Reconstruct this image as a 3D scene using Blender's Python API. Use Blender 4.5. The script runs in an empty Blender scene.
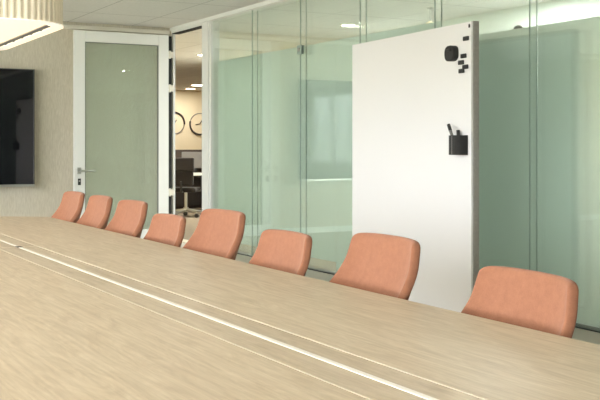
import bpy, bmesh, math, random
from mathutils import Vector, Matrix
random.seed(4)
SC = bpy.context.scene
COL = SC.collection
PI = math.pi

# ------------------------------------------------------------------ helpers
def new_bm():
    return bmesh.new()

def bx(bm, x0, x1, y0, y1, z0, z1, rot=None):
    vs = [bm.verts.new(v) for v in
          [(x0, y0, z0), (x1, y0, z0), (x1, y1, z0), (x0, y1, z0),
           (x0, y0, z1), (x1, y0, z1), (x1, y1, z1), (x0, y1, z1)]]
    for q in [(3, 2, 1, 0), (4, 5, 6, 7), (0, 1, 5, 4), (1, 2, 6, 5), (2, 3, 7, 6), (3, 0, 4, 7)]:
        bm.faces.new([vs[i] for i in q])
    return vs

def tube(bm, pts, r, n=10, closed=False):
    pts = [Vector(p) for p in pts]
    rings = []
    m = len(pts)
    for i, p in enumerate(pts):
        a = pts[(i - 1) % m] if (i > 0 or closed) else p
        b = pts[(i + 1) % m] if (i < m - 1 or closed) else p
        d = (b - a).normalized()
        up = Vector((0, 0, 1)) if abs(d.z) < 0.95 else Vector((1, 0, 0))
        s = d.cross(up).normalized()
        t = s.cross(d).normalized()
        rr = r[i] if isinstance(r, (list, tuple)) else r
        rings.append([bm.verts.new(p + s * math.cos(2 * PI * k / n) * rr + t * math.sin(2 * PI * k / n) * rr) for k in range(n)])
    for i in range(m if closed else m - 1):
        A, B = rings[i], rings[(i + 1) % m]
        for k in range(n):
            bm.faces.new([A[k], A[(k + 1) % n], B[(k + 1) % n], B[k]])
    if not closed:
        bm.faces.new(rings[0][::-1]); bm.faces.new(rings[-1])

def lathe(bm, prof, n=24, axis='z', c=(0, 0, 0)):
    c = Vector(c)
    rings = []
    for (r, h) in prof:
        ring = []
        for k in range(n):
            a = 2 * PI * k / n
            p = (r * math.cos(a), r * math.sin(a), h)
            if axis == 'x': p = (p[2], p[0], p[1])
            if axis == 'y': p = (p[0], p[2], p[1])
            ring.append(bm.verts.new(c + Vector(p)))
        rings.append(ring)
    for A, B in zip(rings, rings[1:]):
        for k in range(n):
            bm.faces.new([A[k], A[(k + 1) % n], B[(k + 1) % n], B[k]])
    bm.faces.new(rings[0][::-1]); bm.faces.new(rings[-1])

def obj(name, bm, mat, parent=None, smooth=False, bevel=0, sub=0, loc=None):
    bmesh.ops.recalc_face_normals(bm, faces=bm.faces)
    me = bpy.data.meshes.new(name)
    bm.to_mesh(me); bm.free()
    me.materials.append(mat)
    if smooth:
        for p in me.polygons: p.use_smooth = True
    o = bpy.data.objects.new(name, me)
    COL.objects.link(o)
    if parent: o.parent = parent
    if loc: o.location = loc
    if bevel:
        b = o.modifiers.new('bevel', 'BEVEL'); b.width = bevel; b.segments = 2; b.limit_method = 'ANGLE'
    if sub:
        s = o.modifiers.new('sub', 'SUBSURF'); s.levels = sub; s.render_levels = sub
    return o

def box(name, dims, mat, parent=None, bevel=0):
    bm = new_bm(); bx(bm, *dims)
    return obj(name, bm, mat, parent, bevel=bevel)

def tag(o, label, cat, group=None):
    o['label'] = label; o['category'] = cat
    if group: o['group'] = group
    return o

def thing(name, label, cat, loc=(0, 0, 0), rz=0, group=None):
    o = bpy.data.objects.new(name, None); COL.objects.link(o)
    o.location = loc; o.rotation_euler = (0, 0, rz)
    o.empty_display_size = 0.1
    return tag(o, label, cat, group)

def struct(o):
    o['kind'] = 'structure'; return o

def sbox(name, dims, mat, bevel=0):
    return struct(box(name, dims, mat, None, bevel))

# ------------------------------------------------------------------ materials
def nodes(name):
    m = bpy.data.materials.new(name); m.use_nodes = True
    nt = m.node_tree
    return m, nt, nt.nodes['Principled BSDF']

def plain(name, col, rough=0.5, metal=0.0, bump=0, bscale=200, ior=None, spec=None):
    m, nt, p = nodes(name)
    p.inputs['Base Color'].default_value = (*col, 1)
    p.inputs['Roughness'].default_value = rough
    p.inputs['Metallic'].default_value = metal
    if ior: p.inputs['IOR'].default_value = ior
    if spec is not None: p.inputs['Specular IOR Level'].default_value = spec
    tc = nt.nodes.new('ShaderNodeTexCoord')
    nz = nt.nodes.new('ShaderNodeTexNoise'); nz.inputs['Scale'].default_value = bscale
    nt.links.new(tc.outputs['Object'], nz.inputs['Vector'])
    mx = nt.nodes.new('ShaderNodeMix'); mx.data_type = 'RGBA'
    mx.inputs[6].default_value = (*[c * 0.96 for c in col], 1)
    mx.inputs[7].default_value = (*[min(1, c * 1.04) for c in col], 1)
    nt.links.new(nz.outputs['Fac'], mx.inputs[0])
    nt.links.new(mx.outputs[2], p.inputs['Base Color'])
    if bump:
        b = nt.nodes.new('ShaderNodeBump'); b.inputs['Strength'].default_value = bump; b.inputs['Distance'].default_value = 0.002
        nt.links.new(nz.outputs['Fac'], b.inputs['Height']); nt.links.new(b.outputs['Normal'], p.inputs['Normal'])
    return m

def ramp(nt, stops):
    r = nt.nodes.new('ShaderNodeValToRGB')
    e = r.color_ramp.elements
    e[0].position, e[0].color = stops[0][0], (*stops[0][1], 1)
    e[1].position, e[1].color = stops[-1][0], (*stops[-1][1], 1)
    for pos, c in stops[1:-1]:
        n = e.new(pos); n.color = (*c, 1)
    return r

def mapped(nt, scale, coord='Object', rot=(0, 0, 0)):
    tc = nt.nodes.new('ShaderNodeTexCoord'); mp = nt.nodes.new('ShaderNodeMapping')
    mp.inputs['Scale'].default_value = scale; mp.inputs['Rotation'].default_value = rot
    nt.links.new(tc.outputs[coord], mp.inputs['Vector'])
    return mp

def wood_mat(name, dark=(0.54, 0.42, 0.30), mid=(0.625, 0.505, 0.37), light=(0.71, 0.595, 0.46)):
    m, nt, p = nodes(name)
    mp = mapped(nt, (8, 1.3, 8))
    n1 = nt.nodes.new('ShaderNodeTexNoise'); n1.inputs['Scale'].default_value = 2.2; n1.inputs['Detail'].default_value = 12
    n1.inputs['Roughness'].default_value = 0.68; n1.inputs['Distortion'].default_value = 2.4
    nt.links.new(mp.outputs[0], n1.inputs['Vector'])
    r1 = ramp(nt, [(0.30, dark), (0.5, mid), (0.72, light)])
    nt.links.new(n1.outputs['Fac'], r1.inputs[0])
    mp2 = mapped(nt, (120, 3.5, 120))
    n2 = nt.nodes.new('ShaderNodeTexNoise'); n2.inputs['Scale'].default_value = 1.0; n2.inputs['Detail'].default_value = 6
    nt.links.new(mp2.outputs[0], n2.inputs['Vector'])
    r2 = ramp(nt, [(0.35, (0.82, 0.80, 0.77)), (0.62, (1, 1, 1))])
    nt.links.new(n2.outputs['Fac'], r2.inputs[0])
    mx = nt.nodes.new('ShaderNodeMix'); mx.data_type = 'RGBA'; mx.blend_type = 'MULTIPLY'; mx.inputs[0].default_value = 0.75
    nt.links.new(r1.outputs[0], mx.inputs[6]); nt.links.new(r2.outputs[0], mx.inputs[7])
    # knots
    mp3 = mapped(nt, (2.6, 1.1, 1))
    v = nt.nodes.new('ShaderNodeTexVoronoi'); v.inputs['Scale'].default_value = 1.5
    nt.links.new(mp3.outputs[0], v.inputs['Vector'])
    r3 = ramp(nt, [(0.0, (0.50, 0.43, 0.35)), (0.05, (0.9, 0.87, 0.83)), (0.10, (1, 1, 1))])
    nt.links.new(v.outputs['Distance'], r3.inputs[0])
    mx2 = nt.nodes.new('ShaderNodeMix'); mx2.data_type = 'RGBA'; mx2.blend_type = 'MULTIPLY'; mx2.inputs[0].default_value = 0.55
    nt.links.new(mx.outputs[2], mx2.inputs[6]); nt.links.new(r3.outputs[0], mx2.inputs[7])
    nt.links.new(mx2.outputs[2], p.inputs['Base Color'])
    p.inputs['Roughness'].default_value = 0.44
    b = nt.nodes.new('ShaderNodeBump'); b.inputs['Strength'].default_value = 0.12; b.inputs['Distance'].default_value = 0.001
    nt.links.new(n2.outputs['Fac'], b.inputs['Height']); nt.links.new(b.outputs['Normal'], p.inputs['Normal'])
    return m

def fabric_mat(name, col):
    m, nt, p = nodes(name)
    mp = mapped(nt, (1, 1, 1))
    n1 = nt.nodes.new('ShaderNodeTexNoise'); n1.inputs['Scale'].default_value = 260; n1.inputs['Detail'].default_value = 3
    n3 = nt.nodes.new('ShaderNodeTexNoise'); n3.inputs['Scale'].default_value = 45; n3.inputs['Detail'].default_value = 4
    nt.links.new(mp.outputs[0], n1.inputs['Vector']); nt.links.new(mp.outputs[0], n3.inputs['Vector'])
    r = ramp(nt, [(0.3, tuple(c * 0.84 for c in col)), (0.7, tuple(min(1, c * 1.13) for c in col))])
    ad = nt.nodes.new('ShaderNodeMath'); ad.operation = 'ADD'
    hf = nt.nodes.new('ShaderNodeMath'); hf.operation = 'MULTIPLY'; hf.inputs[1].default_value = 0.5
    nt.links.new(n1.outputs['Fac'], ad.inputs[0]); nt.links.new(n3.outputs['Fac'], ad.inputs[1])
    nt.links.new(ad.outputs[0], hf.inputs[0]); nt.links.new(hf.outputs[0], r.inputs[0])
    nt.links.new(r.outputs[0], p.inputs['Base Color'])
    p.inputs['Roughness'].default_value = 0.9; p.inputs['Specular IOR Level'].default_value = 0.2
    p.inputs['Sheen Weight'].default_value = 0.15
    b = nt.nodes.new('ShaderNodeBump'); b.inputs['Strength'].default_value = 0.25; b.inputs['Distance'].default_value = 0.001
    nt.links.new(n1.outputs['Fac'], b.inputs['Height']); nt.links.new(b.outputs['Normal'], p.inputs['Normal'])
    return m

def wallpaper_mat(name, c0, c1):
    m, nt, p = nodes(name)
    mp = mapped(nt, (210, 210, 16))
    n1 = nt.nodes.new('ShaderNodeTexNoise'); n1.inputs['Scale'].default_value = 1; n1.inputs['Detail'].default_value = 5
    nt.links.new(mp.outputs[0], n1.inputs['Vector'])
    r = ramp(nt, [(0.35, c0), (0.66, c1)])
    nt.links.new(n1.outputs['Fac'], r.inputs[0]); nt.links.new(r.outputs[0], p.inputs['Base Color'])
    p.inputs['Roughness'].default_value = 0.85
    b = nt.nodes.new('ShaderNodeBump'); b.inputs['Strength'].default_value = 0.2; b.inputs['Distance'].default_value = 0.002
    nt.links.new(n1.outputs['Fac'], b.inputs['Height']); nt.links.new(b.outputs['Normal'], p.inputs['Normal'])
    return m

def ceiling_mat(name, col, line):
    m, nt, p = nodes(name)
    tc = nt.nodes.new('ShaderNodeTexCoord')
    sp = nt.nodes.new('ShaderNodeSeparateXYZ'); nt.links.new(tc.outputs['Object'], sp.inputs[0])
    def grid(out, off, per, wid):
        a = nt.nodes.new('ShaderNodeMath'); a.operation = 'SUBTRACT'; a.inputs[1].default_value = off
        nt.links.new(out, a.inputs[0])
        b = nt.nodes.new('ShaderNodeMath'); b.operation = 'PINGPONG'; b.inputs[1].default_value = per / 2
        nt.links.new(a.outputs[0], b.inputs[0])
        c = nt.nodes.new('ShaderNodeMath'); c.operation = 'LESS_THAN'; c.inputs[1].default_value = wid
        nt.links.new(b.outputs[0], c.inputs[0]); return c
    gx = grid(sp.outputs['X'], 3.44, 0.83, 0.006); gy = grid(sp.outputs['Y'], 11.2, 1.25, 0.008)
    mxm = nt.nodes.new('ShaderNodeMath'); mxm.operation = 'MAXIMUM'
    nt.links.new(gx.outputs[0], mxm.inputs[0]); nt.links.new(gy.outputs[0], mxm.inputs[1])
    nz = nt.nodes.new('ShaderNodeTexNoise'); nz.inputs['Scale'].default_value = 30; nz.inputs['Detail'].default_value = 4
    nt.links.new(tc.outputs['Object'], nz.inputs['Vector'])
    r = ramp(nt, [(0.3, tuple(c * 0.96 for c in col)), (0.7, tuple(c * 1.03 for c in col))])
    nt.links.new(nz.outputs['Fac'], r.inputs[0])
    mx = nt.nodes.new('ShaderNodeMix'); mx.data_type = 'RGBA'; mx.inputs[7].default_value = (*line, 1)
    nt.links.new(mxm.outputs[0], mx.inputs[0]); nt.links.new(r.outputs[0], mx.inputs[6])
    nt.links.new(mx.outputs[2], p.inputs['Base Color']); p.inputs['Roughness'].default_value = 0.9
    return m

def glass_mat(name, tint, ior=1.5):
    m = bpy.data.materials.new(name); m.use_nodes = True
    nt = m.node_tree; nt.nodes.clear()
    out = nt.nodes.new('ShaderNodeOutputMaterial')
    tr = nt.nodes.new('ShaderNodeBsdfTransparent'); tr.inputs[0].default_value = (*tint, 1)
    gl = nt.nodes.new('ShaderNodeBsdfGlossy'); gl.inputs['Roughness'].default_value = 0.0
    gl.inputs['Color'].default_value = (0.93, 1.0, 0.94, 1)
    geo = nt.nodes.new('ShaderNodeNewGeometry')
    mm = nt.nodes.new('ShaderNodeMapRange'); mm.inputs['To Min'].default_value = ior; mm.inputs['To Max'].default_value = 1 / ior
    nt.links.new(geo.outputs['Backfacing'], mm.inputs['Value'])
    fr = nt.nodes.new('ShaderNodeFresnel'); nt.links.new(mm.outputs[0], fr.inputs['IOR'])
    mx = nt.nodes.new('ShaderNodeMixShader')
    nt.links.new(fr.outputs[0], mx.inputs[0]); nt.links.new(tr.outputs[0], mx.inputs[1]); nt.links.new(gl.outputs[0], mx.inputs[2])
    nt.links.new(mx.outputs[0], out.inputs[0])
    return m

def glow_mat(name, col, strength):
    m, nt, p = nodes(name)
    p.inputs['Base Color'].default_value = (*col, 1)
    p.inputs['Emission Color'].default_value = (*col, 1); p.inputs['Emission Strength'].default_value = strength
    return m

M = {}
M['wood'] = wood_mat('oak_veneer')
M['flap'] = wood_mat('oak_flap', (0.49, 0.38, 0.268), (0.585, 0.475, 0.35), (0.67, 0.56, 0.435))
M['inlay'] = plain('pale_inlay', (0.90, 0.85, 0.79), 0.5)
M['edge'] = plain('light_edge_band', (0.64, 0.56, 0.44), 0.6)
M['salmon'] = fabric_mat('salmon_weave', (0.325, 0.140, 0.080))
M['white_paint'] = plain('white_lacquer', (0.80, 0.80, 0.77), 0.35)
M['cream_trim'] = plain('cream_trim', (0.74, 0.70, 0.61), 0.6)
M['wallpaper'] = wallpaper_mat('beige_wallpaper', (0.54, 0.49, 0.395), (0.66, 0.61, 0.51))
M['wall'] = plain('wall_paint', (0.70, 0.68, 0.62), 0.85)
M['wall_low_bounce'] = plain('dark_grey_low_bounce', (0.16, 0.155, 0.15), 0.85)  # dark tone chosen to cut bounced light on the chair sides
M['wall_green'] = plain('pale_corridor_paint', (0.80, 0.84, 0.79), 0.8)
def film_mat():
    m, nt, p = nodes('frosted_film')
    p.inputs['Base Color'].default_value = (0.70, 0.765, 0.712, 1); p.inputs['Roughness'].default_value = 0.7
    tl = nt.nodes.new('ShaderNodeBsdfTranslucent'); tl.inputs[0].default_value = (0.77, 0.83, 0.785, 1)
    nz = nt.nodes.new('ShaderNodeTexNoise'); nz.inputs['Scale'].default_value = 300
    mr = nt.nodes.new('ShaderNodeMapRange'); mr.inputs['To Min'].default_value = 0.50; mr.inputs['To Max'].default_value = 0.56
    mx = nt.nodes.new('ShaderNodeMixShader'); nt.links.new(nz.outputs['Fac'], mr.inputs['Value']); nt.links.new(mr.outputs[0], mx.inputs[0])
    nt.links.new(p.outputs[0], mx.inputs[1]); nt.links.new(tl.outputs[0], mx.inputs[2])
    nt.links.new(mx.outputs[0], nt.nodes['Material Output'].inputs[0])
    return m
M['film'] = film_mat()

M['cream_wall'] = plain('cream_office_paint', (0.84, 0.74, 0.54), 0.85)
M['ceiling'] = ceiling_mat('ceiling_tiles', (0.80, 0.785, 0.755), (0.50, 0.49, 0.46))
M['floor'] = plain('tan_floor', (0.58, 0.54, 0.46), 0.6, bump=0.2, bscale=60)
M['carpet'] = plain('brown_carpet', (0.25, 0.205, 0.15), 0.9, bump=0.3, bscale=150)
M['threshold'] = plain('pale_threshold', (0.72, 0.64, 0.48), 0.5)
M['glass'] = glass_mat('green_glass', (0.970, 0.985, 0.974), 1.8)
M['door_glass'] = glass_mat('door_glass', (0.94, 0.97, 0.94), 1.5)
def milky(m, fac, col):
    nt = m.node_tree; out = next(n for n in nt.nodes if n.type == 'OUTPUT_MATERIAL')
    old = out.inputs[0].links[0].from_socket
    df = nt.nodes.new('ShaderNodeBsdfDiffuse'); df.inputs[0].default_value = (*col, 1)
    mx = nt.nodes.new('ShaderNodeMixShader'); mx.inputs[0].default_value = fac
    nt.links.new(old, mx.inputs[1]); nt.links.new(df.outputs[0], mx.inputs[2]); nt.links.new(mx.outputs[0], out.inputs[0])
milky(M['door_glass'], 0.15, (0.66, 0.74, 0.64))
M['clear'] = glass_mat('clear_window', (0.98, 0.99, 0.98))
M['glass_edge'] = plain('dark_glass_edge', (0.34, 0.42, 0.37), 0.3)
M['steel'] = plain('brushed_steel', (0.55, 0.55, 0.52), 0.3, 1.0)
M['dark_metal'] = plain('dark_metal', (0.06, 0.06, 0.06), 0.4, 0.6)
M['rubber_gap_shade'] = plain('black_rubber_and_gap_shade', (0.012, 0.012, 0.012), 0.8)  # head seal, and the painted shade in the door's hinge gap
M['tv_screen'] = plain('tv_glass', (0.006, 0.006, 0.008), 0.03, ior=1.45)
M['tv_bezel'] = plain('tv_bezel', (0.10, 0.095, 0.09), 0.35, 0.5)
M['board_white'] = plain('whiteboard_surface', (0.80, 0.782, 0.785), 0.35)
M['board_felt'] = fabric_mat('grey_felt', (0.38, 0.355, 0.325))
M['black_felt'] = fabric_mat('black_felt', (0.035, 0.033, 0.032))
M['black'] = plain('black_plastic', (0.02, 0.019, 0.018), 0.5)
M['shade'] = plain('pleated_shade_cloth', (0.86, 0.79, 0.66), 0.9)
M['shade_in'] = plain('white_shade_lining', (0.90, 0.86, 0.77), 0.8)
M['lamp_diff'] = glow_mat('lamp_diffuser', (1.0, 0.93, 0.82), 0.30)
M['bulb'] = glow_mat('warm_bulb', (1.0, 0.82, 0.55), 14.0)
M['globe'] = glow_mat('cream_globe', (1.0, 0.85, 0.6), 0.35)
M['office_dark'] = plain('dark_office_panel', (0.045, 0.035, 0.03), 0.7)
M['office_brown'] = plain('brown_office_panel', (0.075, 0.056, 0.047), 0.7)
M['office_fabric'] = fabric_mat('dark_chair_cloth', (0.03, 0.025, 0.022))
M['office_grey'] = plain('grey_plastic', (0.20, 0.19, 0.18), 0.5)
M['paper'] = plain('white_paper', (0.8, 0.78, 0.72), 0.6)

# ------------------------------------------------------------------ dimensions
XG = 4.82      # glass partition
XW = -4.0     # window wall
YB = 12.16     # back wall
ZC = 2.74      # ceiling
YF = -3.2      # wall behind the camera

# ------------------------------------------------------------------ setting
sbox('floor', (XW - 0.2, 13.2, YF - 0.2, 25.6, -0.12, 0.0), M['floor'])
sbox('floor_corridor', (XG + 0.10, 13.0, YF, 25.2, 0.0, 0.006), M['carpet'])
sbox('ceiling', (XW - 0.2, 13.2, YF - 0.2, 25.6, ZC, ZC + 0.12), M['ceiling'])
sbox('wall_back', (XW - 0.2, XG - 0.02, YB, YB + 0.14, 0, ZC), M['wallpaper'])
sbox('trim_1', (XW, XG - 0.06, YB - 0.06, YB, 2.648, 2.70), M['cream_trim'], 0.006)      # moulding on the back wall
sbox('baseboard_back', (XW, XG - 0.1, YB - 0.015, YB, 0, 0.08), M['white_paint'])
sbox('wall_front', (XW - 0.2, XG + 0.2, YF - 0.2, YF, 0, ZC), M['wall_low_bounce'])  # unseen wall behind the camera, darkened to limit its bounce

# window wall on the left with four window openings
WIN = [(-2.9, -0.6), (-0.2, 2.1), (2.5, 4.8), (5.2, 7.5), (7.9, 10.2)]  # the last opening is added to brighten the far end
WZ0, WZ1 = 0.72, 2.62
bm = new_bm()
ys = [YF - 0.2] + [v for w in WIN for v in w] + [YB + 0.14]
for a, b in zip(ys[0::2], ys[1::2]):
    bx(bm, XW - 0.2, XW, a, b, 0, ZC)
for a, b in WIN:
    bx(bm, XW - 0.2, XW, a, b, 0, WZ0); bx(bm, XW - 0.2, XW, a, b, WZ1, ZC)
struct(obj('wall_left', bm, M['wall']))
k = 0
for a, b in WIN:
    k += 1
    bm = new_bm()
    for (p, q, r, s) in [(a, b, WZ0, WZ0 + 0.06), (a, b, WZ1 - 0.06, WZ1), (a, a + 0.06, WZ0 + 0.06, WZ1 - 0.06),
                         (b - 0.06, b, WZ0 + 0.06, WZ1 - 0.06), ((a + b) / 2 - 0.04, (a + b) / 2 + 0.04, WZ0 + 0.06, WZ1 - 0.06)]:
        bx(bm, XW - 0.14, XW - 0.07, p, q, r, s)
    w = struct(obj('window_%d' % k, bm, M['white_paint']))
    box('pane', (XW - 0.11, XW - 0.104, a + 0.05, b - 0.05, WZ0 + 0.05, WZ1 - 0.05), M['clear'], w)

# glass partition: double glazed panes, 1.11 m wide
JY = [10.93, 9.82, 8.73, 7.62, 6.50, 5.39, 4.28, 3.17, 2.06, 0.95, -0.16, -1.27, -2.38, YF]
for i in range(len(JY) - 1):
    k += 1
    y1, y0 = JY[i], JY[i + 1]
    w = struct(box('window_%d' % k, (XG, XG + 0.010, y0 + 0.003, y1 - 0.003, 0.010, ZC - 0.035), M['glass']))
    box('rear_pane', (XG + 0.065, XG + 0.075, y0 + 0.003, y1 - 0.003, 0.010, ZC - 0.035), M['glass'], w)
    if y0 >= 6.5:
        segs = [(y0, y1, 0.105, 2.217)] if y0 > 8.5 or y1 < 7.7 else [(8.16, y1, 0.105, 2.217), (y0, 8.16, 0.012, 2.217)]
        if y1 < 7.7: segs = [(y0, y1, 0.012, 2.217)]
    else:
        segs = [(y0, y1, 0.012, 2.06)]
    bm = new_bm()
    for (a, b, c, e) in segs:
        bx(bm, XG + 0.0755, XG + 0.0775, a + 0.003, b - 0.003, c, e)
    obj('frosted_film', bm, M['film'], w)
    if i < len(JY) - 2:
        bm = new_bm()
        bx(bm, XG - 0.0005, XG + 0.0105, y0 - 0.0018, y0 + 0.0018, 0.010, ZC - 0.035)
        obj('joint', bm, M['glass_edge'], w)
        bm = new_bm()
        bx(bm, XG + 0.065, XG + 0.0755, y0 - 0.0018, y0 + 0.0018, 0.010, ZC - 0.035)
        obj('joint', bm, M['glass_edge'], w)
sbox('trim_2', (XG - 0.045, XG + 0.10, YF, 12.14, ZC - 0.045, ZC), M['white_paint'], 0.004)    # head rail
sbox('trim_3', (XG - 0.01, XG + 0.09, YF, 10.93, 0, 0.010), M['dark_metal'])                    # floor rail
# door post, jamb and head of the opening
bm = new_bm()
bx(bm, XG - 0.025, XG + 0.08, 10.96, 11.14, 0, ZC - 0.045)
bx(bm, XG - 0.02, XG + 0.09, 10.88, 10.94, 0, ZC - 0.045)
bx(bm, XG - 0.01, XG + 0.08, 10.94, 10.96, 0, ZC - 0.045)
struct(obj('trim_4', bm, M['white_paint'], bevel=0.003))
bm = new_bm()
bx(bm, XG - 0.02, XG + 0.012, 12.085, 12.145, 0, ZC - 0.045)
struct(obj('trim_5', bm, M['white_paint'], bevel=0.003))
bm = new_bm(); bx(bm, XG - 0.03, XG + 0.09, 11.14, 12.085, 2.665, ZC - 0.045)
head = struct(obj('trim_6', bm, M['white_paint'], bevel=0.003))
box('seal', (XG - 0.033, XG + 0.06, 11.145, 12.08, 2.655, 2.664), M['rubber_gap_shade'], head)
sbox('trim_7', (XG - 0.05, XG + 0.10, 11.14, 12.14, 0, 0.012), M['threshold'])

# open door leaf, parallel to the back wall
d = thing('door_1', 'x', 'door', (4.70, 11.98, 0)); del d['label']; del d['category']; struct(d)
DX0, DX1, DT = -1.225, 0.0, 2.625
bm = new_bm()
bx(bm, DX0, DX0 + 0.135, 0, 0.05, 0.01, DT); bx(bm, DX1 - 0.135, DX1, 0, 0.05, 0.01, DT)
bx(bm, DX0 + 0.135, DX1 - 0.135, 0, 0.05, DT - 0.135, DT); bx(bm, DX0 + 0.135, DX1 - 0.135, 0, 0.05, 0.01, 0.16)
obj('leaf_frame', bm, M['white_paint'], d, bevel=0.004)
box('glass_pane', (DX0 + 0.130, DX1 - 0.130, 0.018, 0.030, 0.155, DT - 0.13), M['door_glass'], d)
bm = new_bm()
for (a, b, c2, e) in [(DX0 + .135, DX0 + .143, .16, DT - .135), (DX1 - .143, DX1 - .135, .16, DT - .135)]:
    bx(bm, a, b, 0.008, 0.040, c2, e)
bx(bm, DX0 + .143, DX1 - .143, 0.008, 0.040, DT - .143, DT - .135)
obj('glazing_gasket', bm, M['office_grey'], d)
bm = new_bm()
bx(bm, DX0 + 0.035, DX0 + 0.085, -0.008, 0.0, 0.87, 0.95)
hnd = obj('handle', bm, M['steel'], d, bevel=0.003)
bm = new_bm()
tube(bm, [(DX0 + 0.06, -0.006, 0.91), (DX0 + 0.06, -0.055, 0.91), (DX0 + 0.075, -0.062, 0.91), (DX0 + 0.245, -0.062, 0.91)], 0.011)
obj('lever', bm, M['steel'], hnd, smooth=True)
bm = new_bm(); bx(bm, DX0 + 0.045, DX0 + 0.082, -0.007, 0.0, 0.735, 0.815)
lk = obj('lock_plate', bm, M['dark_metal'], d, bevel=0.003)
bm = new_bm(); lathe(bm, [(0.010, -0.012), (0.010, -0.004)], 14, 'y', (DX0 + 0.063, 0, 0.785)); obj('cylinder', bm, M['steel'], lk)
for z in (2.38, 1.95, 0.62):
    bm = new_bm(); tube(bm, [(0.022, 0.018, z - 0.05), (0.022, 0.018, z + 0.05)], 0.012, 12)
    bx(bm, 0.0, 0.07, 0.012, 0.022, z - 0.04, z + 0.04)
    obj('hinge', bm, M['cream_trim'], d)
box('gap_shade', (0.004, 0.062, 0.052, 0.060, 0.01, 2.62), M['rubber_gap_shade'], d)  # black strip standing in for the shade between leaf and jamb

# corridor and office beyond the glass
XH = 7.41
sbox('wall_corridor', (XH, XH + 0.12, YF - 0.2, 16.7, 0, ZC), M['wall_green'])
sbox('wall_corridor_end', (XG + 0.11, XH, YF - 0.2, YF, 0, ZC), M['wall_green'])
sbox('wall_office_left', (XG - 0.17, XG - 0.02, 12.30, 25.4, 0, ZC), M['cream_wall'])
sbox('wall_office_back', (XG - 0.05, 13.0, 25.25, 25.4, 0, ZC), M['cream_wall'])
sbox('wall_office_right', (13.0, 13.15, 16.58, 25.4, 0, ZC), M['cream_wall'])
sbox('wall_office_front', (XH + 0.12, 13.0, 16.58, 16.7, 0, ZC), M['cream_wall'])

# small fitting clamped on the glass joint
t = thing('glass_clamp', 'small greenish metal clamp on a glass joint, left above the whiteboard', 'clamp', (XG, 8.73, 2.17))
box('plate', (-0.012, -0.001, -0.045, 0.045, -0.045, 0.045), M['glass_edge'], t, bevel=0.003)
box('plate', (0.0115, 0.022, -0.045, 0.045, -0.045, 0.045), M['glass_edge'], t, bevel=0.003)
bm = new_bm(); lathe(bm, [(0.02, -0.022), (0.02, -0.012)], 16, 'x'); obj('bolt', bm, M['steel'], t)

# corridor ceiling downlights
def downlight(x, y, label, group=None, r=0.075):
    t = thing('ceiling_downlight', label, 'ceiling light', (x, y, ZC), 0, group)
    bm = new_bm(); lathe(bm, [(r + 0.025, -0.001), (r + 0.025, -0.012), (r, -0.016), (r, -0.001)], 24); obj('rim', bm, M['white_paint'], t)
    bm = new_bm(); lathe(bm, [(r * 0.96, -0.018), (r * 0.96, -0.006)], 24); obj('bulb', bm, M['bulb'], t)
    return t
downlight(6.6, 10.7, 'small round warm corridor downlight seen through glass above the whiteboard', r=0.085)
downlight(6.6, 4.8, 'round corridor downlight mirrored in the glass of the open white door', r=0.085)
downlight(6.62, 15.3, 'nearest round ceiling light through the doorway, above the other two', r=0.10)
downlight(10.15, 25.23 - 0.9, 'low left of the small round lights through the doorway, near the cream wall', r=0.12)
downlight(9.75, 22.9, 'low right of the round lights through the doorway, near the post', r=0.16)

g = thing('pendant_globe', 'small cream globe lamp in the corridor just above the top edge of the whiteboard', 'lamp', (6.6, 8.98, ZC))
bm = new_bm(); lathe(bm, [(0.035, 0), (0.035, -0.02), (0.008, -0.025), (0.008, -0.16)], 14); obj('stem', bm, M['steel'], g)
bm = new_bm(); lathe(bm, [(0.02, -0.15)] + [(0.068 * math.sin(a), -0.22 + 0.068 * math.cos(a)) for a in [0.3 + i * 0.28 for i in range(10)]] + [(0.004, -0.289)], 20)
obj('globe', bm, M['globe'], g, smooth=True)

bm = new_bm(); lathe(bm, [(0.034, 0.0), (0.033, 0.010), (0.026, 0.022), (0.012, 0.029), (0.002, 0.030)], 20)
o = obj('dome_knob', bm, M['office_dark'], smooth=True, loc=(4.93, 5.63, 2.06))
tag(o, 'small dark dome on the top edge of the frosted glass right of the whiteboard', 'knob')

# ------------------------------------------------------------------ office seen through the doorway
def clock(name, loc, a0, a1, label):
    t = thing(name, label, 'clock', loc, 0, 'round wall clocks')
    R = 0.285
    bm = new_bm(); lathe(bm, [(R - 0.01, 0.0), (R - 0.01, -0.012)], 48, 'y'); obj('face', bm, M['cream_wall'], t)
    bm = new_bm()
    tube(bm, [(R * math.cos(2 * PI * i / 48), -0.02, R * math.sin(2 * PI * i / 48)) for i in range(48)], 0.011, 8, True)
    obj('rim', bm, M['office_grey'], t)
    bm = new_bm()
    n = 24
    tube(bm, [((R + 0.004) * math.cos(a0 + (a1 - a0) * i / n), -0.03, (R + 0.004) * math.sin(a0 + (a1 - a0) * i / n)) for i in range(n + 1)], 0.024, 8)
    obj('dark_arc', bm, M['office_dark'], t)
    bm = new_bm(); tube(bm, [(0, -0.025, 0), (-0.12, -0.025, -0.02)], 0.012, 6); tube(bm, [(0, -0.025, 0), (0.06, -0.025, 0.09)], 0.012, 6)
    obj('hands', bm, M['office_dark'], t)
clock('wall_clock', (10.06, 25.25, 1.84), -0.1, 1.5, 'left round wall clock through doorway, dark arc at its upper right')
clock('wall_clock', (10.80, 25.25, 1.83), 2.9, 4.9, 'right round wall clock through doorway, dark arc at its lower left')

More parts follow.
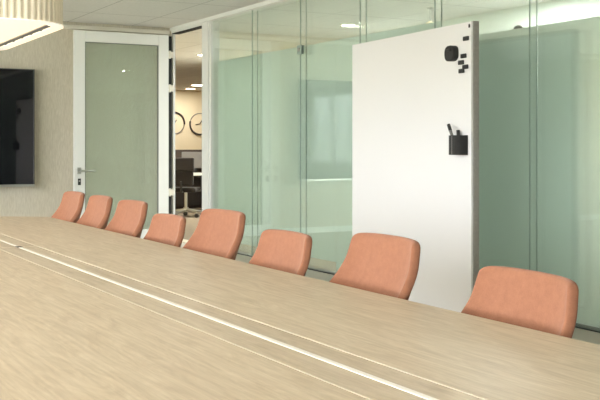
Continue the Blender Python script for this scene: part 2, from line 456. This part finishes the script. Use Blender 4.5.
dk = thing('office_desk', 'office desk with light worktop behind the dark swivel chair through the doorway', 'desk', (6.75, 16.9, 0))
box('worktop', (-0.45, 0.85, -0.10, 0.50, 0.68, 0.71), M['paper'], dk, bevel=0.004)
for x in (-0.42, 0.77):
    box('leg', (x, x + 0.05, -0.06, 0.46, 0, 0.68), M['office_grey'], dk)
box('modesty_panel', (-0.37, 0.77, 0.40, 0.43, 0.12, 0.68), M['office_dark'], dk)
pt = thing('desk_screen', 'dark low partition screen behind the desk through the doorway', 'screen', (6.75, 17.46, 0))
box('panel', (-0.62, 1.10, 0, 0.04, 0.05, 1.15), M['office_brown'], pt, bevel=0.004)
box('foot', (-0.5, -0.45, -0.02, 0.2, 0, 0.05), M['office_grey'], pt); box('foot', (0.5, 0.55, -0.02, 0.2, 0, 0.05), M['office_grey'], pt)
mn = thing('computer_monitor', 'dark grey monitor on the desk through the doorway', 'monitor', (7.25, 17.12, 0.71), -0.3)
box('display', (-0.26, 0.26, -0.015, 0.015, 0.10, 0.40), M['office_grey'], mn, bevel=0.004)
box('stand', (-0.02, 0.02, 0.016, 0.04, 0.012, 0.26), M['dark_metal'], mn); box('base', (-0.11, 0.11, -0.07, 0.09, 0, 0.012), M['dark_metal'], mn)
o = box('keyboard', (-0.14, 0.14, -0.07, 0.07, 0, 0.02), M['paper'], None, 0.003); o.location = (7.15, 16.92, 0.7105)
tag(o, 'white keyboard on the desk edge in front of the monitor', 'keyboard')

oc = thing('swivel_chair', 'black office swivel chair on wheels seen through the doorway', 'chair', (6.57, 15.95, 0), 0.9)
bm = new_bm()
for i in range(5):
    a = 2 * PI * i / 5 + 0.3
    tube(bm, [(0, 0, 0.13), (0.30 * math.cos(a), 0.30 * math.sin(a), 0.085)], [0.028, 0.016], 8)
lathe(bm, [(0.045, 0.09), (0.045, 0.17)], 14)
star = obj('star_base', bm, M['steel'], oc)
for i in range(5):
    a = 2 * PI * i / 5 + 0.3
    bm = new_bm(); lathe(bm, [(0.032, -0.025), (0.038, -0.01), (0.038, 0.01), (0.032, 0.025)], 14, 'x', (0.30 * math.cos(a), 0.30 * math.sin(a), 0.038))
    obj('caster', bm, M['black'], star)
bm = new_bm(); tube(bm, [(0, 0, 0.16), (0, 0, 0.43)], 0.026, 12); obj('gas_column', bm, M['steel'], oc)
box('seat', (-0.23, 0.23, -0.23, 0.23, 0.43, 0.51), M['office_fabric'], oc, 0.03)
bm = new_bm()
for (z0, z1, w0, w1, x0) in [(0.55, 0.80, 0.20, 0.22, -0.25), (0.80, 1.02, 0.22, 0.17, -0.27)]:
    bx(bm, x0 - 0.03, x0 + 0.04, -w0, w0, z0, z1)
obj('backrest', bm, M['office_fabric'], oc, bevel=0.02)
bm = new_bm(); tube(bm, [(-0.1, 0, 0.44), (-0.27, 0, 0.45), (-0.30, 0, 0.62)], 0.02, 8); obj('back_bracket', bm, M['black'], oc)
for s in (-1, 1):
    bm = new_bm(); tube(bm, [(0.0, s * 0.22, 0.47), (0.0, s * 0.27, 0.50), (0.0, s * 0.27, 0.68)], 0.014, 8); bx(bm, -0.12, 0.13, s * 0.27 - 0.035, s * 0.27 + 0.035, 0.68, 0.71)
    obj('armrest', bm, M['black'], oc)

# ------------------------------------------------------------------ conference table
TX0, TX1, TY0, TY1 = 0.36, 1.735, -1.4, 6.56
CX = 1.093
tb = thing('conference_table', 'long light oak conference table with a white centre seam', 'table', (0, 0, 0))
Z0, Z1 = 0.712, 0.74
def top_half(x0, x1, far):
    """one long board; 'far' is the list of its far end points from x0 to x1"""
    bm = new_bm()
    pts = [(x0, TY0), (x1, TY0)] + far[::-1]
    lo = [bm.verts.new((x, y, Z0)) for x, y in pts]; hi = [bm.verts.new((x, y, Z1)) for x, y in pts]
    bm.faces.new(lo[::-1]); bm.faces.new(hi)
    n = len(pts)
    for i in range(n):
        bm.faces.new([lo[i], lo[(i + 1) % n], hi[(i + 1) % n], hi[i]])
    return bm
def endy(x):
    u = (x - CX) / (TX1 - CX)
    return TY1 + 0.30 * (1 - min(1, abs(u)) ** 2)
FL, FR = 0.995, 1.178            # outer edges of the cable flaps
obj('tabletop', top_half(TX0, FL - 0.003, [(x, endy(x)) for x in [TX0, .5, .65, .8, .9, FL - 0.003]]), M['wood'], tb, bevel=0.002)
obj('tabletop', top_half(FR + 0.003, TX1, [(x, endy(x)) for x in [FR + 0.003, 1.28, 1.4, 1.5, 1.6, 1.68, TX1]]), M['wood'], tb, bevel=0.002)
YJ = 4.66
for (x0, x1) in [(FL + 0.003, CX - 0.0082), (CX + 0.0082, FR - 0.003)]:
    box('cable_flap', (x0, x1, TY0, YJ - 0.004, Z0, Z1 - 0.0005), M['flap'], tb, bevel=0.0015)
    bm = new_bm(); e = [(x0, endy(x0)), (x1, endy(x1))]
    vs = [[bm.verts.new((x, y, z)) for x, y in [(x0, YJ + 0.004), (x1, YJ + 0.004), e[1], e[0]]] for z in (Z0, Z1 - 0.0005)]
    bm.faces.new(vs[0][::-1]); bm.faces.new(vs[1])
    for i in range(4): bm.faces.new([vs[0][i], vs[0][(i + 1) % 4], vs[1][(i + 1) % 4], vs[1][i]])
    obj('cable_flap', bm, M['flap'], tb)
bm = new_bm(); bx(bm, CX - 0.0078, CX + 0.0078, TY0, YJ - 0.03, Z0, Z1 + 0.0005); bx(bm, CX - 0.0055, CX + 0.0055, YJ + 0.03, endy(CX), Z0, Z1 + 0.0005)
obj('centre_seam', bm, M['inlay'], tb)
bm = new_bm(); bx(bm, CX - 0.014, CX + 0.014, YJ - 0.03, YJ + 0.03, Z0, Z1 + 0.0004); obj('finger_notch', bm, M['office_dark'], tb)
for x in (FL, FR):
    box('edge_strip', (x - 0.0019, x + 0.0019, TY0, endy(x), Z0, Z1 + 0.0003), M['edge'], tb)
for y in (-0.6, 2.4, 5.5):
    box('panel_leg', (0.78, 1.32, y, y + 0.06, 0, Z0), M['wood'], tb, bevel=0.003)
box('spine_beam', (1.02, 1.16, -0.54, 5.5, 0.52, 0.70), M['dark_metal'], tb)

# ------------------------------------------------------------------ upholstered shell chairs
def chair_shell():
    bm = new_bm()
    NU, NK = 26, 18
    zb, H = 0.44, 0.885
    grid = []
    for j in range(NK + 1):
        k = j / NK
        row = []
        for i in range(NU + 1):
            u = -1 + 2 * i / NU
            q = max(0.0, (0.82 - k) / 0.82) ** 1.5
            hw = 0.200 + 0.031 * min(1, (1 - k) / 0.4) + 0.03 * q
            reach = 0.034 + 0.36 * q
            xb = 0.245 + 0.055 * k - 0.015 * math.sin(PI * k)
            a = u * PI / 2
            y = hw * (0.62 * u + 0.38 * math.sin(a))
            x = xb - reach * (abs(u) ** 2.8)
            top = H - 0.012 * abs(u) ** 14 - 0.006 * u * u
            z = zb + (top - zb) * k
            row.append(bm.verts.new((x, y, z)))
        grid.append(row)
    for j in range(NK):
        for i in range(NU):
            bm.faces.new([grid[j][i], grid[j][i + 1], grid[j + 1][i + 1], grid[j + 1][i]])
    return bm
GREEN_ROW = 'salmon upholstered chairs along the glass side of the table'
def make_chair(label):
    t = thing('conference_chair', label, 'chair', (0, 0, 0), 0, GREEN_ROW)
    sh = obj('backrest', chair_shell(), M['salmon'], t, smooth=True)
    so = sh.modifiers.new('thick', 'SOLIDIFY'); so.thickness = 0.030; so.offset = 0.0
    bv = sh.modifiers.new('sub', 'SUBSURF'); bv.levels = 1; bv.render_levels = 2
    bm = new_bm()
    n = 24
    ring = [(0.215 * (1 if abs(math.cos(a)) < 1 else 1) * math.copysign(abs(math.cos(a)) ** 0.6, math.cos(a)), 0.20 * math.copysign(abs(math.sin(a)) ** 0.6, math.sin(a))) for a in [2 * PI * i / n for i in range(n)]]
    lays = [(0.90, 0.425), (1.0, 0.44), (1.0, 0.47), (0.93, 0.485), (0.5, 0.488)]
    R = [[bm.verts.new((x * s - 0.03, y * s, z)) for x, y in ring] for s, z in lays]
    for A, B in zip(R, R[1:]):
        for i in range(n): bm.faces.new([A[i], A[(i + 1) % n], B[(i + 1) % n], B[i]])
    bm.faces.new(R[0][::-1]); bm.faces.new(R[-1])
    obj('seat', bm, M['salmon'], t, smooth=True)
    bm = new_bm(); tube(bm, [(-0.02, 0, 0.10), (-0.02, 0, 0.43)], 0.028, 14); obj('column', bm, M['dark_metal'], t, smooth=True)
    bm = new_bm(); lathe(bm, [(0.05, 0.04), (0.05, 0.08), (0.035, 0.12)], 18, 'z', (-0.02, 0, 0)); obj('hub', bm, M['dark_metal'], t)
    for i in range(4):
        a = PI / 4 + i * PI / 2
        c, s = math.cos(a), math.sin(a)
        bm = new_bm(); tube(bm, [(-0.02 + 0.03 * c, 0.03 * s, 0.065), (-0.02 + 0.27 * c, 0.27 * s, 0.022), (-0.02 + 0.30 * c, 0.30 * s, 0.013)], [0.02, 0.014, 0.012], 10)
        obj('leg', bm, M['dark_metal'], t, smooth=True)
    return t
ords = ['nearest salmon chair, at the right end of the row beside the whiteboard edge',
        'second salmon chair from the right, backed by the whiteboard',
        'third salmon chair from the right, just left of the whiteboard',
        'fourth salmon chair from the right, taller one right of the door post',
        'fifth salmon chair from the right, low one in front of the doorway',
        'sixth salmon chair from the right, in front of the door glass',
        'seventh salmon chair from the right, below the door handle side of the glass',
        'farthest salmon chair, at the left end of the row by the wallpapered wall']
spec = [(1.900, 2.120, 0.860, -0.05), (1.915, 2.832, 0.902, -0.03), (1.90, 3.510, 0.866, -0.02), (1.92, 4.14, 0.915, 0.04),
        (1.90, 4.765, 0.858, 0.00), (1.915, 5.35, 0.902, 0.02), (1.915, 5.94, 0.904, -0.02), (1.915, 6.51, 0.906, 0.0)]
proto = make_chair(ords[0])
kids = list(proto.children)
def finish(t, parts, x, y, H, rz):
    t.location = (x - 0.30, y, 0); t.rotation_euler = (0, 0, rz)
    for p in parts:
        if p.name.split('.')[0] in ('backrest', 'seat', 'column'):
            p.location.z = H - 0.885
for (x, y, H, rz), lab in list(zip(spec, ords))[1:]:
    r = proto.copy(); COL.objects.link(r); r['label'] = lab
    parts = []
    for ch in kids:
        c = ch.copy(); COL.objects.link(c); c.parent = r; parts.append(c)
    finish(r, parts, x, y, H, rz)
finish(proto, kids, *spec[0])

# ------------------------------------------------------------------ television
tv = thing('television', 'large black flat television on the beige wallpapered wall', 'television', (1.78, YB, 1.427))
box('screen', (-1.215, 1.215, -0.122, -0.098, -0.672, 0.694), M['tv_screen'], tv)
bm = new_bm()
for q in [(-1.23, 1.23, 0.694, 0.704), (-1.23, -1.215, -0.672, 0.694), (1.215, 1.23, -0.672, 0.694)]:
    bx(bm, q[0], q[1], -0.126, -0.085, q[2], q[3])
bx(bm, -1.215, 1.215, -0.098, -0.085, -0.672, 0.694)
obj('bezel', bm, M['tv_bezel'], tv, bevel=0.002)
box('bottom_bezel', (-1.23, 1.23, -0.126, -0.085, -0.70, -0.672), M['steel'], tv, bevel=0.002)
box('wall_mount', (-0.35, 0.35, -0.085, -0.0, -0.25, 0.25), M['dark_metal'], tv)

# ------------------------------------------------------------------ whiteboard
BA = -0.0766
BO = Vector((4.325, 5.41, 0))
def on_board(u, z, out=0.0):
    return (BO.x - math.sin(BA) * u - math.cos(BA) * out, BO.y + math.cos(BA) * u - math.sin(BA) * out, z)
wb = thing('mobile_whiteboard', 'tall free-standing whiteboard with grey felt edges in front of the glass', 'whiteboard', BO, BA)
box('writing_surface', (0.0, 0.012, 0.004, 1.761, 0.012, 2.059), M['board_white'], wb)
box('felt_core', (0.012, 0.062, 0.0, 1.765, 0.008, 2.063), M['board_felt'], wb, bevel=0.004)
box('back_panel', (0.062, 0.066, 0.02, 1.745, 0.03, 2.043), M['board_white'], wb)
for u in (0.25, 1.45):
    box('foot', (-0.03, 0.26, u, u + 0.06, 0.0, 0.008), M['dark_metal'], wb)
bm = new_bm(); lathe(bm, [(0.008, -0.004), (0.008, 0.0)], 10, 'x', (0, 0.026, 2.036)); bx(bm, -0.004, 0, 0.018, 0.034, 2.018, 2.036)
obj('fixing_clip', bm, M['black'], wb)

def magnet(u, z, lab):
    o = box('magnet', (-0.011, -0.0005, -0.034, 0.034, -0.0155, 0.0155), M['black'], None, 0.006)
    o.location = on_board(u, z); o.rotation_euler = (0, 0, BA)
    tag(o, lab, 'magnet', 'black magnets on the whiteboard')
magnet(0.062, 1.947, 'topmost black bar magnet, alone near the top right corner of the whiteboard')
magnet(0.091, 1.829, 'second black bar magnet from the top, right of the round eraser')
magnet(0.122, 1.786, 'third black bar magnet from the top on the whiteboard')
magnet(0.069, 1.752, 'fourth black bar magnet down, the one nearest the whiteboard edge in the lower pair')
magnet(0.116, 1.727, 'lowest black bar magnet on the whiteboard')

er = thing('board_eraser', 'round black felt eraser stuck on the upper right of the whiteboard', 'eraser', on_board(0.222, 1.856), BA)
bm = new_bm()
prof = []
n = 30
for i in range(n):
    a = 2 * PI * i / n
    c, s = math.cos(a), math.sin(a)
    ry = 0.064 * math.copysign(abs(c) ** 0.72, c); rz = 0.055 * math.copysign(abs(s) ** 0.72, s)
    if 2.35 < a < 2.75: ry *= 1.0
    prof.append((-ry, rz))
A = [bm.verts.new((-0.0005, y, z)) for y, z in prof]; B = [bm.verts.new((-0.035, y, z)) for y, z in prof]; Cc = [bm.verts.new((-0.042, y * 0.85, z * 0.85)) for y, z in prof]
for P, Q in ((A, B), (B, Cc)):
    for i in range(n): bm.faces.new([P[i], P[(i + 1) % n], Q[(i + 1) % n], Q[i]])
bm.faces.new(A[::-1]); bm.faces.new(Cc)
obj('felt_pad', bm, M['black_felt'], er)
box('grip', (-0.052, -0.041, -0.028, 0.028, 0.012, 0.030), M['black'], er, 0.004)
box('pull_tab', (-0.022, -0.004, 0.056, 0.080, -0.018, 0.008), M['black_felt'], er, 0.004)

ph = thing('pen_holder', 'black felt pen holder hanging on the right side of the whiteboard', 'pen holder', on_board(0.122, 1.145), BA)
bm = new_bm()
def rrect(w, d0, d1, r, n=6):
    pts = []
    for (cx, cy, a0) in [(d0 + r, w - r, PI / 2), (d0 + r, -w + r, PI)]:
        for i in range(n + 1):
            a = a0 + (PI / 2) * i / n
            pts.append((cx + r * math.cos(a), cy + r * math.sin(a)))
    return pts + [(d1, -w), (d1, w)]
outer = rrect(0.078, -0.080, -0.0005, 0.055); inner = rrect(0.071, -0.073, -0.008, 0.048)
z0, z1 = 0.0, 0.136
Lo = [bm.verts.new((x, y, z0)) for x, y in outer]; Hi = [bm.verts.new((x, y, z1)) for x, y in outer]
Ih = [bm.verts.new((x, y, z1)) for x, y in inner]; Il = [bm.verts.new((x, y, z0 + 0.008)) for x, y in inner]
n = len(outer)
for P, Q in ((Lo, Hi), (Hi, Ih), (Ih, Il)):
    for i in range(n): bm.faces.new([P[i], P[(i + 1) % n], Q[(i + 1) % n], Q[i]])
bm.faces.new(Lo[::-1]); bm.faces.new(Il)
obj('pocket', bm, M['black_felt'], ph)
bm = new_bm(); bx(bm, -0.0815, -0.0795, -0.003, 0.003, 0.004, 0.132); obj('front_seam', bm, M['office_grey'], ph)
def pen(u, off, lean, top, lab):
    p = thing('marker_pen', lab, 'pen', on_board(u, 1.160, off), BA, 'marker pens in the holder')
    v = Vector((0, lean, 1)).normalized()
    bm = new_bm(); tube(bm, [(0, 0, 0), tuple(v * (top - 0.05))], 0.011, 12); brl = obj('barrel', bm, M['office_grey'], p, smooth=True)
    bm = new_bm(); tube(bm, [tuple(v * (top - 0.05)), tuple(v * top)], 0.012, 12); obj('cap', bm, M['black'], brl, smooth=True)
pen(0.088, 0.056, 0.58, 0.228, 'tall marker pen leaning left out of the black pen holder')
pen(0.112, 0.024, 0.12, 0.158, 'shorter marker pen upright in the black pen holder')

# ------------------------------------------------------------------ pendant lamp over the table
LX0, LX1, LY0, LY1, LZ0, LZ1 = 0.76, 1.405, 4.80, 6.55, 1.81, 2.28
lp = thing('pendant_lamp', 'large pleated cream pendant lamp hanging over the far end of the table', 'lamp', ((LX0 + LX1) / 2, (LY0 + LY1) / 2, LZ0))
HW, HL = (LX1 - LX0) / 2, (LY1 - LY0) / 2
def rounded(w, l, r, step):
    """evenly spaced outline of a rounded rectangle with outward normals"""
    segs = []
    pts = []
    for (cx, cy, a0) in [(w - r, l - r, 0), (-w + r, l - r, PI / 2), (-w + r, -l + r, PI), (w - r, -l + r, 3 * PI / 2)]:
        for i in range(17):
            a = a0 + PI / 2 * i / 16
            pts.append((cx + r * math.cos(a), cy + r * math.sin(a)))
    P = [Vector((x, y, 0)) for x, y in pts]; P.append(P[0])
    tot = sum((b - a).length for a, b in zip(P, P[1:]))
    n = int(tot / step); n += n % 2
    out = []; i = 0; acc = 0
    for k in range(n):
        s = tot * k / n
        while acc + (P[i + 1] - P[i]).length < s:
            acc += (P[i + 1] - P[i]).length; i += 1
        dvec = P[i + 1] - P[i]
        q = P[i] + dvec * ((s - acc) / max(dvec.length, 1e-9)); tdir = dvec.normalized()
        out.append((q, Vector((tdir.y, -tdir.x, 0))))
    return out
RC = 0.28
ol = rounded(HW, HL, RC, 0.0085)
bm = new_bm()
n = len(ol)
rings = []
for z in (0.0, LZ1 - LZ0):
    rings.append([bm.verts.new(q + nrm * (-0.0075 if i % 4 in (1, 2) else 0.0) + Vector((0, 0, z))) for i, (q, nrm) in enumerate(ol)])
rin = [[bm.verts.new(q - nrm * 0.012 + Vector((0, 0, z))) for q, nrm in ol] for z in (0.0, LZ1 - LZ0)]
for P, Q in ((rings[0], rings[1]), (rings[1], rin[1]), (rin[1], rin[0]), (rin[0], rings[0])):
    for i in range(n): bm.faces.new([P[i], P[(i + 1) % n], Q[(i + 1) % n], Q[i]])
obj('pleated_shade', bm, M['shade'], lp)
def band(bm, l0, l1, z0, z1):
    n = min(len(l0), len(l1))
    a = [bm.verts.new(l0[i] + Vector((0, 0, z0))) for i in range(n)]; b = [bm.verts.new(l1[i] + Vector((0, 0, z0))) for i in range(n)]
    c = [bm.verts.new(l0[i] + Vector((0, 0, z1))) for i in range(n)]; d = [bm.verts.new(l1[i] + Vector((0, 0, z1))) for i in range(n)]
    for P, Q in ((a, b), (b, d), (d, c), (c, a)):
        for i in range(n): bm.faces.new([P[i], P[(i + 1) % n], Q[(i + 1) % n], Q[i]])
bm = new_bm()
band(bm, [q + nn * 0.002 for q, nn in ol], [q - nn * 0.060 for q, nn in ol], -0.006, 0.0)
obj('bottom_rim', bm, M['lamp_diff'], lp)  # glow in the material stands in for lamp light from inside
bm = new_bm(); tube(bm, [q - nn * 0.072 + Vector((0, 0, 0.004)) for q, nn in ol[::6]], 0.007, 6, True)
for i in range(0, n, 24):
    q, nn = ol[i]; tube(bm, [q - nn * 0.072 + Vector((0, 0, 0.004)), q - nn * 0.058 + Vector((0, 0, 0.004))], 0.009, 6)
obj('wire_ring', bm, M['dark_metal'], lp)
bm = new_bm(); vs = [bm.verts.new(q - nn * 0.066 + Vector((0, 0, 0.020))) for q, nn in ol[::2]]; vt = [bm.verts.new(q - nn * 0.066 + Vector((0, 0, 0.026))) for q, nn in ol[::2]]
bm.faces.new(vs[::-1]); bm.faces.new(vt)
for i in range(len(vs)): bm.faces.new([vs[i], vs[(i + 1) % len(vs)], vt[(i + 1) % len(vs)], vt[i]])
obj('diffuser', bm, M['lamp_diff'], lp)
bm = new_bm(); bx(bm, -0.02, 0.02, -HL + 0.015, HL - 0.015, 0.40, 0.42); bx(bm, -HW + 0.015, HW - 0.015, -0.02, 0.02, 0.40, 0.42); obj('hanger_bar', bm, M['dark_metal'], lp)
for y in (-0.4, 0.4):
    bm = new_bm(); tube(bm, [(0, y, 0.42), (0, y, ZC - LZ0)], 0.004, 6); obj('cable', bm, M['steel'], lp)

# ------------------------------------------------------------------ light
w = bpy.data.worlds.new('daylight'); SC.world = w; w.use_nodes = True
nt = w.node_tree
bg = nt.nodes['Background']
tc = nt.nodes.new('ShaderNodeTexCoord'); sp = nt.nodes.new('ShaderNodeSeparateXYZ'); nt.links.new(tc.outputs['Generated'], sp.inputs[0])
r = ramp(nt, [(0.0, (0.42, 0.45, 0.38)), (0.47, (0.62, 0.64, 0.56)), (0.53, (0.96, 0.99, 1.06)), (1.0, (0.82, 0.92, 1.12))])
mr = nt.nodes.new('ShaderNodeMapRange'); mr.inputs['From Min'].default_value = -1; mr.inputs['From Max'].default_value = 1
nt.links.new(sp.outputs['Z'], mr.inputs['Value']); nt.links.new(mr.outputs[0], r.inputs[0]); nt.links.new(r.outputs[0], bg.inputs['Color'])
bg.inputs['Strength'].default_value = 10.5
for i, (a, b) in enumerate(WIN):
    L = bpy.data.lights.new('daylight_portal', 'AREA'); L.shape = 'RECTANGLE'; L.size = b - a - 0.1; L.size_y = WZ1 - WZ0 - 0.1
    L.cycles.is_portal = True
    o = bpy.data.objects.new('daylight_portal', L); COL.objects.link(o)
    o.location = (XW - 0.16, (a + b) / 2, (WZ0 + WZ1) / 2); o.rotation_euler = (PI / 2, 0, -PI / 2)
def lamp(name, loc, e, col, size, rot=(0, 0, 0)):
    L = bpy.data.lights.new(name, 'AREA'); L.shape = 'DISK'; L.size = size; L.energy = e; L.color = col
    o = bpy.data.objects.new(name, L); COL.objects.link(o); o.location = loc; o.rotation_euler = rot
    return o
WARM = (1.0, 0.95, 0.85)
for y, e in ((-1.1, 36), (1.85, 32), (4.8, 8), (7.75, 52), (10.7, 42)):  # those without a downlight are added fill for corridor and film
    lamp('corridor_light_and_fill', (6.6, y, ZC - 0.025), e, (0.97, 1.0, 1.0), 0.16)
lamp('office_light', (6.62, 15.3, ZC - 0.03), 55, WARM, 0.2)
for (x, y) in ((10.15, 24.33), (9.75, 22.9), (11.8, 21.0), (7.5, 21.0)):
    lamp('office_light', (x, y, ZC - 0.03), 15, WARM, 0.25)

S = bpy.data.lights.new('sun', 'SUN'); S.energy = 27.0; S.angle = 0.01; S.color = (1.0, 0.97, 0.92)  # added so its bounce off the floor brightens the ceiling
o = bpy.data.objects.new('sun', S); COL.objects.link(o)
o.rotation_euler = Vector((0.62, 0.10, -1.0)).to_track_quat('-Z', 'Y').to_euler()

# ------------------------------------------------------------------ camera
cam = bpy.data.cameras.new('camera'); co = bpy.data.objects.new('camera', cam); COL.objects.link(co)
co.location = (0, 0, 1.2); co.rotation_euler = (PI / 2, 0, -math.atan(0.552))
cam.sensor_width = 36; cam.lens = 60.0; cam.shift_y = -53 / 600; cam.clip_start = 0.05; cam.clip_end = 100
SC.camera = co
SC.view_settings.view_transform = 'Standard'; SC.view_settings.look = 'None'
SC.view_settings.gamma = 1; SC.view_settings.use_curve_mapping = False
SC.view_settings.exposure = 0.8
SC.cycles.transparent_max_bounces = 32; SC.cycles.max_bounces = 14; SC.cycles.diffuse_bounces = 6; SC.cycles.glossy_bounces = 6
SC.cycles.caustics_reflective = False; SC.cycles.caustics_refractive = False
